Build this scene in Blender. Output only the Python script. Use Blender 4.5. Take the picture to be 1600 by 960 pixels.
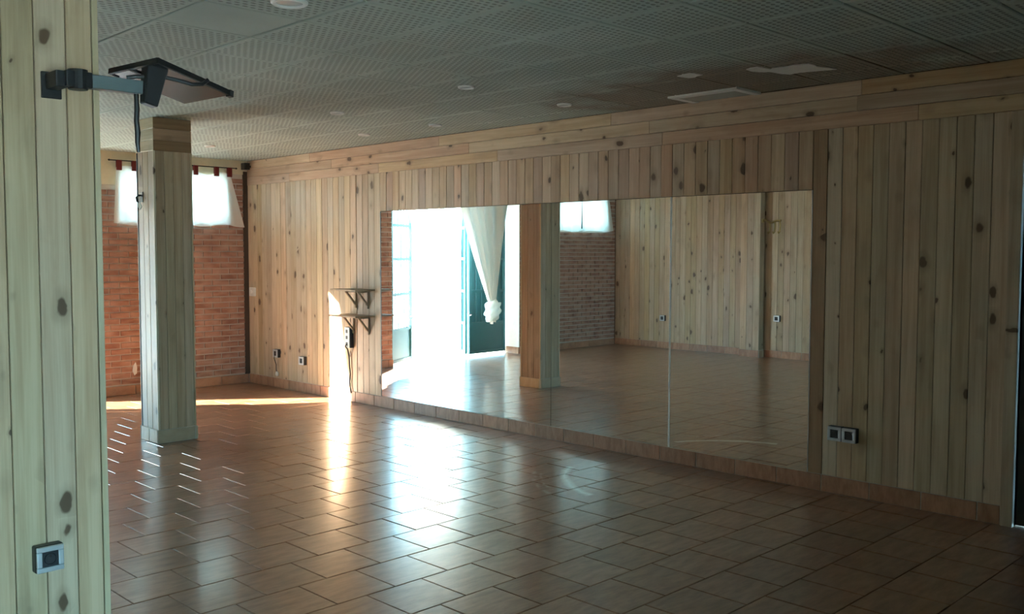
import bpy, bmesh, math, random
from mathutils import Vector, Matrix, noise

random.seed(7)
scene = bpy.context.scene
col = scene.collection
for o in list(bpy.data.objects):
    bpy.data.objects.remove(o)

# ------------------------------------------------------------------ frame of reference
# u runs along the mirror wall towards the brick wall, v runs from the panelled wall towards the mirror wall,
# z is height over the camera; one unit is S metres.  World: X = v, Y = u, Z = up, floor at 0.
S = 1.07
EYE = 1.5
V = 5.58        # mirror wall
VO = -1.12      # panelled wall opposite the mirror
U = 9.924       # brick wall
UR = -1.25      # wall behind the camera
HC = 1.0485     # ceiling
UE = -2.1       # glazed end of the added light passage behind the camera
FL = -EYE       # floor


def W(u, v, z):
    return Vector((S * v, S * u, S * (z + EYE)))


# ------------------------------------------------------------------ camera
cam_d = bpy.data.cameras.new('camera')
cam = bpy.data.objects.new('camera', cam_d)
col.objects.link(cam)
cam_d.sensor_width = 36
cam_d.lens = 1482.6 / 1600 * 36
cam_d.clip_start = .05
cam_d.clip_end = 400
# rows: u, v, up expressed in camera axes (right, down, forward)
DU = (-0.70541059, -0.04104554, 0.70760947)
DV = (0.70879764, -0.03895537, 0.70433542)
UP = (0.00134464, -0.99839759, -0.05657251)
right = Vector((DV[0], DU[0], UP[0]))
down = Vector((DV[1], DU[1], UP[1]))
fwd = Vector((DV[2], DU[2], UP[2]))
m = Matrix((right, -down, -fwd)).transposed().to_4x4()
m.translation = W(0, 0, 0)
cam.matrix_world = m
scene.camera = cam


def project(u, v, z):
    x = u * DU[0] + v * DV[0] + z * UP[0]
    y = u * DU[1] + v * DV[1] + z * UP[1]
    w = u * DU[2] + v * DV[2] + z * UP[2]
    if w < .05:
        return None
    return 800 + 1482.6 * x / w, 480 + 1482.6 * y / w


# ------------------------------------------------------------------ sky, sun, exposure
world = bpy.data.worlds.new('world')
scene.world = world
world.use_nodes = True
bg = world.node_tree.nodes['Background']
bg.inputs[0].default_value = (0.40, 0.78, 1.0, 1)
bg.inputs[1].default_value = 1.5

sun_d = bpy.data.lights.new('sun', 'SUN')
sun_d.energy = 10.5
sun_d.color = (1.0, 0.86, 0.68)
sun_d.angle = math.radians(.7)
sun = bpy.data.objects.new('sun', sun_d)
col.objects.link(sun)
sun.rotation_euler = Vector((.8, -.6, -.39)).to_track_quat('-Z', 'Y').to_euler()
sun.location = (-6, 18, 8)


def portal(name, center, direction, w, h):
    d = bpy.data.lights.new(name, 'AREA')
    d.shape = 'RECTANGLE'
    d.size = w
    d.size_y = h
    d.cycles.is_portal = True
    o = bpy.data.objects.new(name, d)
    col.objects.link(o)
    o.location = center
    o.rotation_euler = Vector(direction).to_track_quat('-Z', 'Z').to_euler()


portal('door_portal', W(U + .36, 2.31, -.3), (0, -1, 0), 2.5 * S, 2.5 * S)
portal('window_portal', W(U + .36, 4.7, .58), (0, -1, 0), 1.3 * S, .62 * S)
portal('window_portal', W(U + .36, -.25, .6), (0, -1, 0), 1.3 * S, .62 * S)
portal('window_portal', W(UE - .15, .1, -.2), (0, 1, 0), 2.5 * S, 2.5 * S)

scene.view_settings.view_transform = 'Standard'
scene.view_settings.look = 'None'
scene.view_settings.gamma = 1
scene.view_settings.use_curve_mapping = False
scene.view_settings.exposure = 4.1
scene.cycles.max_bounces = 14
scene.cycles.diffuse_bounces = 8
scene.cycles.glossy_bounces = 8
scene.cycles.transparent_max_bounces = 12
scene.cycles.sample_clamp_indirect = 6


# ------------------------------------------------------------------ materials
class N:
    def __init__(self, name):
        self.m = bpy.data.materials.new(name)
        self.m.use_nodes = True
        self.t = self.m.node_tree
        self.b = self.t.nodes['Principled BSDF']
        self.out = self.t.nodes['Material Output']

    def n(self, kind, **kw):
        x = self.t.nodes.new(kind)
        for k, val in kw.items():
            if k.startswith('_'):
                setattr(x, k[1:], val)
            else:
                x.inputs[k.replace('__', ' ')].default_value = val
        return x

    def l(self, a, b):
        self.t.links.new(a, b)

    def math(self, op, a, b=None, clamp=False):
        x = self.t.nodes.new('ShaderNodeMath')
        x.operation = op
        x.use_clamp = clamp
        for i, s in enumerate((a, b)):
            if s is None:
                continue
            if isinstance(s, (int, float)):
                x.inputs[i].default_value = s
            else:
                self.l(s, x.inputs[i])
        return x.outputs[0]

    def mix(self, fac, a, b, blend='MIX'):
        x = self.t.nodes.new('ShaderNodeMix')
        x.data_type = 'RGBA'
        x.blend_type = blend
        for sock, s in ((0, fac), (6, a), (7, b)):
            if isinstance(s, (int, float)):
                x.inputs[sock].default_value = s
            elif isinstance(s, tuple):
                x.inputs[sock].default_value = s if len(s) == 4 else s + (1,)
            else:
                self.l(s, x.inputs[sock])
        return x.outputs[2]

    def ramp(self, fac, stops):
        x = self.t.nodes.new('ShaderNodeValToRGB')
        cr = x.color_ramp
        while len(cr.elements) < len(stops):
            cr.elements.new(.5)
        for e, (p, c) in zip(cr.elements, stops):
            e.position = p
            e.color = c if len(c) == 4 else tuple(c) + (1,)
        self.l(fac, x.inputs[0])
        return x.outputs[0]

    def bump(self, h, strength=.3, dist=.01):
        x = self.t.nodes.new('ShaderNodeBump')
        x.inputs['Strength'].default_value = strength
        x.inputs['Distance'].default_value = dist
        self.l(h, x.inputs['Height'])
        self.l(x.outputs[0], self.b.inputs['Normal'])


def flat(name, c, rough=.6, metal=0, spec=.5):
    k = N(name)
    k.b.inputs['Base Color'].default_value = tuple(c) + (1,)
    k.b.inputs['Roughness'].default_value = rough
    k.b.inputs['Metallic'].default_value = metal
    k.b.inputs['Specular IOR Level'].default_value = spec
    tc = k.n('ShaderNodeTexCoord')
    nz = k.n('ShaderNodeTexNoise', Scale=22.0, Detail=4.0)
    k.l(tc.outputs['Object'], nz.inputs['Vector'])
    d = tuple(x * .84 for x in c)
    k.l(k.mix(nz.outputs['Fac'], tuple(c), d), k.b.inputs['Base Color'])
    return k.m


def pine(name, light, dark, knot=(.10, .055, .03), rough=.42, knots=.62):
    k = N(name)
    tc = k.n('ShaderNodeTexCoord')
    oi = k.n('ShaderNodeObjectInfo')
    off = k.n('ShaderNodeVectorMath', _operation='SCALE')
    cmb = k.n('ShaderNodeCombineXYZ')
    r = oi.outputs['Random']
    k.l(k.math('MULTIPLY', r, 37.3), cmb.inputs[0])
    k.l(k.math('MULTIPLY', r, 11.7), cmb.inputs[1])
    k.l(k.math('MULTIPLY', r, 91.1), cmb.inputs[2])
    add = k.n('ShaderNodeVectorMath', _operation='ADD')
    k.l(tc.outputs['Object'], add.inputs[0])
    k.l(cmb.outputs[0], add.inputs[1])
    # knots: stretched cells, only some of them carry a knot
    mk = k.n('ShaderNodeMapping')
    mk.inputs['Scale'].default_value = (9.5, 2.0, 5.6)
    nd = k.n('ShaderNodeTexNoise', Scale=16.0, Detail=2.0)
    k.l(add.outputs[0], nd.inputs['Vector'])
    nv = k.n('ShaderNodeVectorMath', _operation='SCALE')
    nv.inputs['Scale'].default_value = .035
    k.l(nd.outputs['Color'], nv.inputs[0])
    na = k.n('ShaderNodeVectorMath', _operation='ADD')
    k.l(add.outputs[0], na.inputs[0])
    k.l(nv.outputs[0], na.inputs[1])
    k.l(na.outputs[0], mk.inputs['Vector'])
    vo = k.n('ShaderNodeTexVoronoi', Scale=1.0, Randomness=1.0)
    k.l(mk.outputs[0], vo.inputs['Vector'])
    sep = k.n('ShaderNodeSeparateColor')
    k.l(vo.outputs['Color'], sep.inputs[0])
    has = k.math('GREATER_THAN', sep.outputs[0], 1 - knots)
    size = k.math('ADD', k.math('MULTIPLY', k.math('POWER', sep.outputs[1], 2.0), .22), .065)
    kn = k.math('SUBTRACT', 1.0, k.math('DIVIDE', vo.outputs['Distance'], size), True)
    kn = k.math('MULTIPLY', kn, has)
    core = k.math('MULTIPLY', k.math('MULTIPLY', kn, 4.0, True), .92)
    halo = k.math('SUBTRACT', 1.0, k.math('DIVIDE', vo.outputs['Distance'], k.math('MULTIPLY', size, 2.1)), True)
    halo = k.math('MULTIPLY', k.math('MULTIPLY', halo, has), .6)
    # grain
    mg = k.n('ShaderNodeMapping')
    mg.inputs['Scale'].default_value = (26, 26, 1.1)
    k.l(add.outputs[0], mg.inputs['Vector'])
    g1 = k.n('ShaderNodeTexNoise', Scale=1.0, Detail=5.0, Roughness=.6, Distortion=.35)
    k.l(mg.outputs[0], g1.inputs['Vector'])
    mg2 = k.n('ShaderNodeMapping')
    mg2.inputs['Scale'].default_value = (150, 150, 3.0)
    k.l(add.outputs[0], mg2.inputs['Vector'])
    g2 = k.n('ShaderNodeTexNoise', Scale=1.0, Detail=3.0)
    k.l(mg2.outputs[0], g2.inputs['Vector'])
    grain = k.math('ADD', k.math('MULTIPLY', g1.outputs['Fac'], .75), k.math('MULTIPLY', g2.outputs['Fac'], .25))
    c = k.ramp(grain, [(.32, dark), (.62, light)])
    # each board its own tone
    wn = k.n('ShaderNodeTexWhiteNoise', _noise_dimensions='1D')
    k.l(k.math('MULTIPLY', r, 733.0), wn.inputs['W'])
    sw = k.n('ShaderNodeSeparateColor')
    k.l(wn.outputs['Color'], sw.inputs[0])
    hs = k.n('ShaderNodeHueSaturation')
    k.l(k.math('ADD', k.math('MULTIPLY', sw.outputs[0], .018), .492), hs.inputs['Hue'])
    k.l(k.math('ADD', k.math('MULTIPLY', sw.outputs[1], .25), .85), hs.inputs['Saturation'])
    k.l(k.math('ADD', k.math('MULTIPLY', sw.outputs[2], .30), .82), hs.inputs['Value'])
    k.l(c, hs.inputs['Color'])
    ms = k.n('ShaderNodeMapping')
    ms.inputs['Scale'].default_value = (5.0, 5.0, 1.3)
    k.l(add.outputs[0], ms.inputs['Vector'])
    sm = k.n('ShaderNodeTexNoise', Scale=1.0, Detail=4.0, Roughness=.55, Distortion=.8)
    k.l(ms.outputs[0], sm.inputs['Vector'])
    smoke = k.math('MULTIPLY', k.math('SUBTRACT', sm.outputs['Fac'], .52), 3.2, True)
    c = k.mix(k.math('MULTIPLY', smoke, .55), hs.outputs[0], tuple(x * .62 for x in dark))
    c = k.mix(halo, c, tuple(x * .42 for x in dark))
    c = k.mix(core, c, knot)
    k.l(c, k.b.inputs['Base Color'])
    k.b.inputs['Roughness'].default_value = rough
    k.b.inputs['Specular IOR Level'].default_value = .35
    k.bump(grain, .12, .003)
    return k.m


PINE = pine('pine_boards', (.57, .42, .28), (.41, .275, .165))
PINE_RED = pine('pine_stained', (.40, .25, .15), (.26, .15, .085))
PINE_WARM = pine('pine_warm', (.57, .385, .25), (.41, .25, .145))
PINE_PALE = pine('pine_pale', (.62, .50, .34), (.48, .36, .22), knots=.3)


def terracotta(name, a, b, rough, marks=False):
    k = N(name)
    tc = k.n('ShaderNodeTexCoord')
    oi = k.n('ShaderNodeObjectInfo')
    geo = k.n('ShaderNodeNewGeometry')
    n1 = k.n('ShaderNodeTexNoise', Scale=7.0, Detail=6.0, Roughness=.65)
    mp = k.n('ShaderNodeMapping')
    mp.inputs['Scale'].default_value = (.8, 3.0, 1)
    mp.inputs['Rotation'].default_value = (0, 0, .12)
    k.l(geo.outputs['Position'], mp.inputs['Vector'])
    k.l(mp.outputs[0], n1.inputs['Vector'])
    c = k.ramp(n1.outputs['Fac'], [(.36, b), (.62, a)])
    hs = k.n('ShaderNodeHueSaturation')
    k.l(c, hs.inputs['Color'])
    k.l(k.math('ADD', k.math('MULTIPLY', oi.outputs['Random'], .3), .85), hs.inputs['Value'])
    c = hs.outputs[0]
    n2 = k.n('ShaderNodeTexNoise', Scale=3.2, Detail=5.0, Roughness=.6)
    mp2 = k.n('ShaderNodeMapping')
    mp2.inputs['Scale'].default_value = (.7, 2.2, 1)
    k.l(geo.outputs['Position'], mp2.inputs['Vector'])
    k.l(mp2.outputs[0], n2.inputs['Vector'])
    ro = k.math('ADD', k.math('MULTIPLY', n2.outputs['Fac'], .05), rough)
    if marks:
        # curved scrape marks left by something dragged round: two arcs about one centre
        sx = k.n('ShaderNodeSeparateXYZ')
        k.l(geo.outputs['Position'], sx.inputs[0])
        dx = k.math('SUBTRACT', sx.outputs[0], S * 5.332)
        dy = k.math('SUBTRACT', sx.outputs[1], S * 3.558)
        rad = k.math('SQRT', k.math('ADD', k.math('MULTIPLY', dx, dx), k.math('MULTIPLY', dy, dy)))
        ang = k.math('ARCTAN2', dy, dx)      # from +X; arc lies between ~100 and ~190 degrees
        n3 = k.n('ShaderNodeTexNoise', Scale=9.0, Detail=5.0)
        k.l(geo.outputs['Position'], n3.inputs['Vector'])
        rr = k.math('ADD', rad, k.math('MULTIPLY', k.math('SUBTRACT', n3.outputs['Fac'], .5), .05))

        def arc(r0, wd, a0, a1, lo):
            d = k.math('ABSOLUTE', k.math('SUBTRACT', rr, r0 * S))
            f = k.math('SUBTRACT', 1.0, k.math('DIVIDE', d, wd), True)
            w = k.math('MULTIPLY', k.math('GREATER_THAN', ang, a0), k.math('LESS_THAN', ang, a1))
            n4 = k.n('ShaderNodeTexNoise', Scale=14.0, Detail=3.0)
            k.l(geo.outputs['Position'], n4.inputs['Vector'])
            g = k.math('MULTIPLY', k.math('SUBTRACT', n4.outputs['Fac'], lo), 5.0, True)
            return k.math('MULTIPLY', k.math('MULTIPLY', f, w), g)

        A = arc(.914, .042, 2.0, 2.9, .22)
        B = arc(1.12, .03, 2.2, 2.75, .42)
        C = arc(1.07, .018, 2.25, 2.7, .44)
        M_ = k.math('MAXIMUM', A, k.math('MULTIPLY', k.math('MAXIMUM', B, C), .45))
        c = k.mix(k.math('MULTIPLY', M_, .95), c, (.74, .72, .67))
        ro = k.math('ADD', ro, k.math('MULTIPLY', M_, .08))
    k.l(c, k.b.inputs['Base Color'])
    k.l(ro, k.b.inputs['Roughness'])
    k.b.inputs['Specular IOR Level'].default_value = .8 if marks else .5
    if marks:      # worn wax over the tiles
        k.b.inputs['Coat Weight'].default_value = .55
        k.b.inputs['Coat Roughness'].default_value = .15
    k.bump(n1.outputs['Fac'], .02, .002)
    return k.m


TILE = terracotta('terracotta_floor', (.33, .163, .094), (.19, .08, .043), .276, True)
SKIRT = terracotta('terracotta_skirting', (.42, .22, .13), (.30, .14, .075), .38)
GROUT = flat('grout', (.32, .25, .195), .9)
GROUT_PALE = flat('grout_pale', (.50, .45, .38), .9)


def brickmat():
    k = N('brick_clay')
    tc = k.n('ShaderNodeTexCoord')
    geo = k.n('ShaderNodeNewGeometry')
    n1 = k.n('ShaderNodeTexNoise', Scale=5.0, Detail=2.0)
    mp = k.n('ShaderNodeMapping')
    mp.inputs['Scale'].default_value = (1, 1, 3)
    k.l(geo.outputs['Position'], mp.inputs['Vector'])
    k.l(mp.outputs[0], n1.inputs['Vector'])
    n2 = k.n('ShaderNodeTexNoise', Scale=70.0, Detail=4.0)
    k.l(geo.outputs['Position'], n2.inputs['Vector'])
    c = k.ramp(n1.outputs['Fac'], [(.33, (.24, .11, .07)), (.5, (.40, .21, .145)), (.68, (.50, .31, .23))])
    c = k.mix(k.math('MULTIPLY', n2.outputs['Fac'], .35), c, (.18, .07, .04))
    k.l(c, k.b.inputs['Base Color'])
    k.b.inputs['Roughness'].default_value = .88
    k.bump(n2.outputs['Fac'], .3, .004)
    return k.m


BRICK = brickmat()
MORTAR = flat('mortar', (.56, .47, .39), .95)
PLASTER = flat('cream_plaster', (.72, .62, .42), .9)
WHITE = flat('white_paint', (.88, .87, .84), .7)


def ceilmat(name, relief=True):
    k = N(name)
    tc = k.n('ShaderNodeTexCoord')
    geo = k.n('ShaderNodeNewGeometry')
    sx = k.n('ShaderNodeSeparateXYZ')
    k.l(tc.outputs['Object'], sx.inputs[0])
    n1 = k.n('ShaderNodeTexNoise', Scale=1.3, Detail=4.0)
    k.l(geo.outputs['Position'], n1.inputs['Vector'])
    base = k.ramp(n1.outputs['Fac'], [(.35, (.35, .405, .36)), (.65, (.43, .495, .445))])
    # damp staining where the roof has leaked
    sp = k.n('ShaderNodeSeparateXYZ')
    k.l(geo.outputs['Position'], sp.inputs[0])
    dx = k.math('DIVIDE', k.math('SUBTRACT', sp.outputs[0], 5.25 * S), .75)
    dy = k.math('DIVIDE', k.math('SUBTRACT', sp.outputs[1], 3.2 * S), 1.5)
    e = k.math('SQRT', k.math('ADD', k.math('MULTIPLY', dx, dx), k.math('MULTIPLY', dy, dy)))
    n3 = k.n('ShaderNodeTexNoise', Scale=3.0, Detail=5.0)
    k.l(geo.outputs['Position'], n3.inputs['Vector'])
    e = k.math('ADD', e, k.math('MULTIPLY', k.math('SUBTRACT', n3.outputs['Fac'], .5), 1.2))
    st = k.math('MULTIPLY', k.math('SUBTRACT', 1.15, e), 2.5, True)
    base = k.mix(k.math('MULTIPLY', st, .7), base, (.20, .13, .075))
    if relief:
        # rows of short pressed dashes, each row shifted by half a step
        row = k.math('MULTIPLY', sx.outputs[1], 27.0)
        ri = k.math('FLOOR', row)
        rf = k.math('ABSOLUTE', k.math('SUBTRACT', k.math('FRACT', row), .5))
        sh = k.math('MULTIPLY', k.math('MODULO', ri, 2.0), .5)
        cx = k.math('ADD', k.math('MULTIPLY', sx.outputs[0], 25.0), sh)
        cf = k.math('ABSOLUTE', k.math('SUBTRACT', k.math('FRACT', cx), .5))
        f1 = k.math('SUBTRACT', 1.0, k.math('MULTIPLY', rf, 3.4), True)
        f2 = k.math('SUBTRACT', 1.0, k.math('MULTIPLY', cf, 2.6), True)
        dash = k.math('MULTIPLY', k.math('MULTIPLY', f1, f2), 2.4, True)
        # flat margin round the edge
        mx = k.math('LESS_THAN', k.math('ABSOLUTE', sx.outputs[0]), .226)
        my = k.math('LESS_THAN', k.math('ABSOLUTE', sx.outputs[1]), .218)
        dash = k.math('MULTIPLY', dash, k.math('MULTIPLY', mx, my))
        base = k.mix(k.math('MULTIPLY', dash, .7), base, (.10, .10, .085))  # shade inside the dashes is put into the colour
        k.bump(k.math('SUBTRACT', 1.0, dash), .9, .006)
    k.l(base, k.b.inputs['Base Color'])
    k.b.inputs['Roughness'].default_value = .75
    return k.m


CEIL = ceilmat('pressed_ceiling_panel')
CEIL_PLAIN = ceilmat('plain_ceiling_panel', False)
CEIL_DARK = flat('ceiling_void', (.07, .05, .035), .95)
PATCH = flat('bare_plaster', (.80, .79, .76), .9)
BLACK = flat('black_plastic', (.018, .019, .022), .4)
SILVER = flat('silver_plastic', (.62, .64, .66), .32, .55)
WHITEP = flat('white_plastic', (.80, .80, .76), .4)
STEEL = flat('brushed_steel', (.50, .50, .52), .22, 1.0)
ARM = flat('grey_enamel', (.16, .20, .21), .35)
BRASS = flat('brass', (.55, .40, .18), .3, 1.0)
TEAL = flat('teal_gate_paint', (.030, .135, .150), .45)
RED = flat('dark_red_cloth', (.16, .022, .018), .9)
DARKDOOR = flat('dark_door_paint', (.03, .032, .03), .5)
SHELF = pine('shelf_wood', (.36, .25, .15), (.24, .155, .09), knots=.2)
CONCRETE = flat('pale_concrete', (.44, .47, .48), .9)
IRON = flat('dark_iron', (.04, .035, .03), .5, .6)


def fabric(name, c, trans):
    k = N(name)
    tc = k.n('ShaderNodeTexCoord')
    nz = k.n('ShaderNodeTexNoise', Scale=180.0, Detail=2.0)
    k.l(tc.outputs['Object'], nz.inputs['Vector'])
    cc = k.mix(nz.outputs['Fac'], c, tuple(x * .93 for x in c))
    d = k.n('ShaderNodeBsdfDiffuse')
    t = k.n('ShaderNodeBsdfTranslucent')
    mx = k.n('ShaderNodeMixShader')
    mx.inputs[0].default_value = trans
    k.l(cc, d.inputs[0])
    k.l(cc, t.inputs[0])
    k.l(d.outputs[0], mx.inputs[1])
    k.l(t.outputs[0], mx.inputs[2])
    k.l(mx.outputs[0], k.out.inputs[0])
    return k.m


COTTON = fabric('white_cotton', (.86, .85, .80), .4)
CREAM = fabric('cream_cotton', (.86, .84, .77), .055)


def glassmat():
    k = N('window_glass')
    t = k.n('ShaderNodeBsdfTransparent')
    t.inputs[0].default_value = (.93, .97, .96, 1)
    g = k.n('ShaderNodeBsdfGlossy')
    g.inputs['Roughness'].default_value = .02
    fr = k.n('ShaderNodeFresnel')
    mx = k.n('ShaderNodeMixShader')
    k.l(fr.outputs[0], mx.inputs[0])
    k.l(t.outputs[0], mx.inputs[1])
    k.l(g.outputs[0], mx.inputs[2])
    k.l(mx.outputs[0], k.out.inputs[0])
    return k.m


GLASS = glassmat()


def mirrormat():
    k = N('mirror_glass')
    geo = k.n('ShaderNodeNewGeometry')
    nz = k.n('ShaderNodeTexNoise', Scale=2.5, Detail=5.0)
    k.l(geo.outputs['Position'], nz.inputs['Vector'])
    g = k.n('ShaderNodeBsdfGlossy')
    g.inputs['Color'].default_value = (.84, .88, .87, 1)
    g.inputs['Roughness'].default_value = 0.0
    d = k.n('ShaderNodeBsdfDiffuse')      # a film of dust
    d.inputs['Color'].default_value = (.5, .48, .46, 1)
    mx = k.n('ShaderNodeMixShader')
    k.l(k.math('MULTIPLY', nz.outputs['Fac'], .07), mx.inputs[0])
    k.l(g.outputs[0], mx.inputs[1])
    k.l(d.outputs[0], mx.inputs[2])
    k.l(mx.outputs[0], k.out.inputs[0])
    return k.m


MIRROR = mirrormat()


# ------------------------------------------------------------------ building helpers
def tag(o, label=None, cat=None, group=None, kind=None):
    if label:
        o['label'] = label
    if cat:
        o['category'] = cat
    if group:
        o['group'] = group
    if kind:
        o['kind'] = kind
    return o


def empty(name, loc=(0, 0, 0), rz=0):
    o = bpy.data.objects.new(name, None)
    o.empty_display_size = .05
    col.objects.link(o)
    o.location = loc
    o.rotation_euler = (0, 0, rz)
    return o


def mesh_obj(name, bm, mat, parent=None, loc=(0, 0, 0), smooth=False):
    bmesh.ops.recalc_face_normals(bm, faces=bm.faces)
    me = bpy.data.meshes.new(name)
    bm.to_mesh(me)
    bm.free()
    if smooth:
        for p in me.polygons:
            p.use_smooth = True
    me.materials.append(mat)
    o = bpy.data.objects.new(name, me)
    col.objects.link(o)
    o.parent = parent
    o.location = loc
    return o


def bbox(bm, lo, hi, bevel=0):
    r = bmesh.ops.create_cube(bm, size=1)
    vs = r['verts']
    c = [(a + b) / 2 for a, b in zip(lo, hi)]
    s = [abs(b - a) for a, b in zip(lo, hi)]
    for q in vs:
        q.co = Vector((q.co.x * s[0] + c[0], q.co.y * s[1] + c[1], q.co.z * s[2] + c[2]))
    if bevel:
        es = list({e for q in vs for e in q.link_edges})
        bmesh.ops.bevel(bm, geom=es, offset=bevel, segments=2, affect='EDGES', profile=.5)


def uvbox(bm, u0, u1, v0, v1, z0, z1, bevel=0):
    a, b = W(u0, v0, z0), W(u1, v1, z1)
    bbox(bm, [min(x, y) for x, y in zip(a, b)], [max(x, y) for x, y in zip(a, b)], bevel)


def box_part(name, lo, hi, mat, parent, bevel=0, label=None):
    bm = bmesh.new()
    bbox(bm, lo, hi, bevel)
    o = mesh_obj(name, bm, mat, parent)
    if label:
        o['label'] = label
    return o


def tube(bm, pts, r, seg=8, cap=True, flat_z=None):
    pts = [Vector(p) for p in pts]
    rings = []
    for i, p in enumerate(pts):
        d = (pts[min(i + 1, len(pts) - 1)] - pts[max(i - 1, 0)]).normalized()
        a = d.orthogonal().normalized() if i == 0 else (pa - d * pa.dot(d)).normalized()
        pa = a
        b = d.cross(a)
        rr = r[i] if isinstance(r, (list, tuple)) else r
        rings.append([bm.verts.new(p + (a * math.cos(t) + b * math.sin(t)) * rr)
                      for t in [2 * math.pi * k / seg for k in range(seg)]])
    for q, w in zip(rings, rings[1:]):
        for k in range(seg):
            bm.faces.new((q[k], q[(k + 1) % seg], w[(k + 1) % seg], w[k]))
    if cap:
        bm.faces.new(rings[0][::-1])
        bm.faces.new(rings[-1])


def lathe(bm, prof, seg=24, center=(0, 0, 0)):
    c = Vector(center)
    rings = [[bm.verts.new(c + Vector((r * math.cos(2 * math.pi * k / seg), r * math.sin(2 * math.pi * k / seg), z)))
              for k in range(seg)] for r, z in prof]
    for q, w in zip(rings, rings[1:]):
        for k in range(seg):
            bm.faces.new((q[k], q[(k + 1) % seg], w[(k + 1) % seg], w[k]))
    return rings


_cache = {}


def board_mesh(w, h, t, mat):
    key = (round(w, 4), round(h, 4), round(t, 4), mat.name)
    if key in _cache:
        return _cache[key]
    c = min(.0026, w * .2)
    pr = [(-w / 2, 0), (w / 2, 0), (w / 2, -t + c), (w / 2 - c, -t), (-w / 2 + c, -t), (-w / 2, -t + c)]
    bm = bmesh.new()
    a = [bm.verts.new((x, y, 0)) for x, y in pr]
    b = [bm.verts.new((x, y, h)) for x, y in pr]
    n = len(pr)
    for i in range(n):
        bm.faces.new((a[i], a[(i + 1) % n], b[(i + 1) % n], b[i]))
    bm.faces.new(a[::-1])
    bm.faces.new(b)
    bmesh.ops.recalc_face_normals(bm, faces=bm.faces)
    me = bpy.data.meshes.new('board')
    bm.to_mesh(me)
    bm.free()
    me.materials.append(mat)
    _cache[key] = me
    return me


FACE = {'-v': -math.pi / 2, '-u': 0.0, '+v': math.pi / 2, '+u': math.pi}


def board(parent, face, pos, w, h, mat=PINE, t=.014, name='board', horizontal=False):
    """upright: pos is the middle of the foot of the back face; lying: pos is its low end in local +X, mid height"""
    o = bpy.data.objects.new(name, board_mesh(w, h, t, mat))
    col.objects.link(o)
    o.parent = parent
    R = Matrix.Rotation(FACE[face], 4, 'Z')
    if horizontal:
        R = R @ Matrix.Rotation(math.pi / 2, 4, 'Y')
    M = Matrix.Translation(pos) @ R
    if parent is not None:
        M = Matrix.Translation(parent.location).inverted() @ M
    o.matrix_basis = M
    return o


BW = .0985     # board pitch in units
GAP = .0020     # groove, metres


def run_boards(parent, face, fixed, a0, a1, z0, z1, mat=PINE, jitter=0, t=.014, pitch=BW):
    n = max(1, round((a1 - a0) / pitch))
    p = (a1 - a0) / n
    for i in range(n):
        a = a0 + p * (i + .5)
        pos = W(a, fixed, z0) if face in ('-v', '+v') else W(fixed, a, z0)
        m_ = mat
        board(parent, face, pos, p * S - GAP, (z1 - z0) * S, m_, t + random.uniform(-.0015, .0015))


def dup(root, loc, rz, label=None, group=None):
    r = root.copy()
    col.objects.link(r)
    r.location = loc
    r.rotation_euler = (0, 0, rz)
    if label:
        r['label'] = label
    if group:
        r['group'] = group
    for ch in list(root.children):
        c = ch.copy()
        col.objects.link(c)
        c.parent = r
        for g in ch.children:
            d = g.copy()
            col.objects.link(d)
            d.parent = c
    return r


BT = .014      # board thickness (m)
TB = BT / S

# ================================================================== THE SETTING
# ---- ground outside
bm = bmesh.new()
bbox(bm, (-60, U * S + .3 * S + .02, -.12), (60, 90, -.025))
tag(mesh_obj('ground', bm, CONCRETE), 'pale sunlit concrete ground outside the gate', 'ground', kind='structure')
bm = bmesh.new()
bbox(bm, (-60, -90, -.12), (60, UE * S - .02, -.025))
tag(mesh_obj('ground', bm, CONCRETE), 'pale concrete ground behind the room, outside the added rear glazed doors', 'ground', kind='structure')

# ---- floor
bm = bmesh.new()
uvbox(bm, UR - .25, U + .3, VO - .25, V + .25, FL - .15, FL - .004)
floor = tag(mesh_obj('floor', bm, GROUT), 'glossy terracotta tiled floor laid in running bond', 'floor', kind='structure')

PT = .3085
tm_cache = {}


def floor_tile_mesh():
    bm = bmesh.new()
    h = (PT * S - .004) / 2
    c = .003
    lo = [bm.verts.new((x, y, -.010)) for x, y in ((-h, -h), (h, -h), (h, h), (-h, h))]
    mi = [bm.verts.new((x, y, -.002)) for x, y in ((-h, -h), (h, -h), (h, h), (-h, h))]
    g = h - c
    hi = [bm.verts.new((x, y, 0)) for x, y in ((-g, -g), (g, -g), (g, g), (-g, g))]
    for A, B in ((lo, mi), (mi, hi)):
        for i in range(4):
            bm.faces.new((A[i], A[(i + 1) % 4], B[(i + 1) % 4], B[i]))
    bm.faces.new(hi)
    bmesh.ops.recalc_face_normals(bm, faces=bm.faces)
    me = bpy.data.meshes.new('tile')
    bm.to_mesh(me)
    bm.free()
    me.materials.append(TILE)
    return me


tiles = []
k0 = math.floor((UR - 3.34) / PT)
k1 = math.ceil((U - 3.34) / PT)
for k in range(k0, k1 + 1):
    uc = 3.345 + PT * (k + .5)
    off = 2.90 if k % 2 == 0 else 3.05
    j0 = math.floor((VO - off) / .31)
    j1 = math.ceil((V - off) / .31)
    for j in range(j0, j1):
        vc = off + .31 * (j + .5)
        if uc - PT / 2 > U - .01 or vc - PT / 2 > V - .01 or vc + PT / 2 < VO + .01 or uc + PT / 2 < UR + .01:
            continue
        tiles.append((uc, vc))


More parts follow.
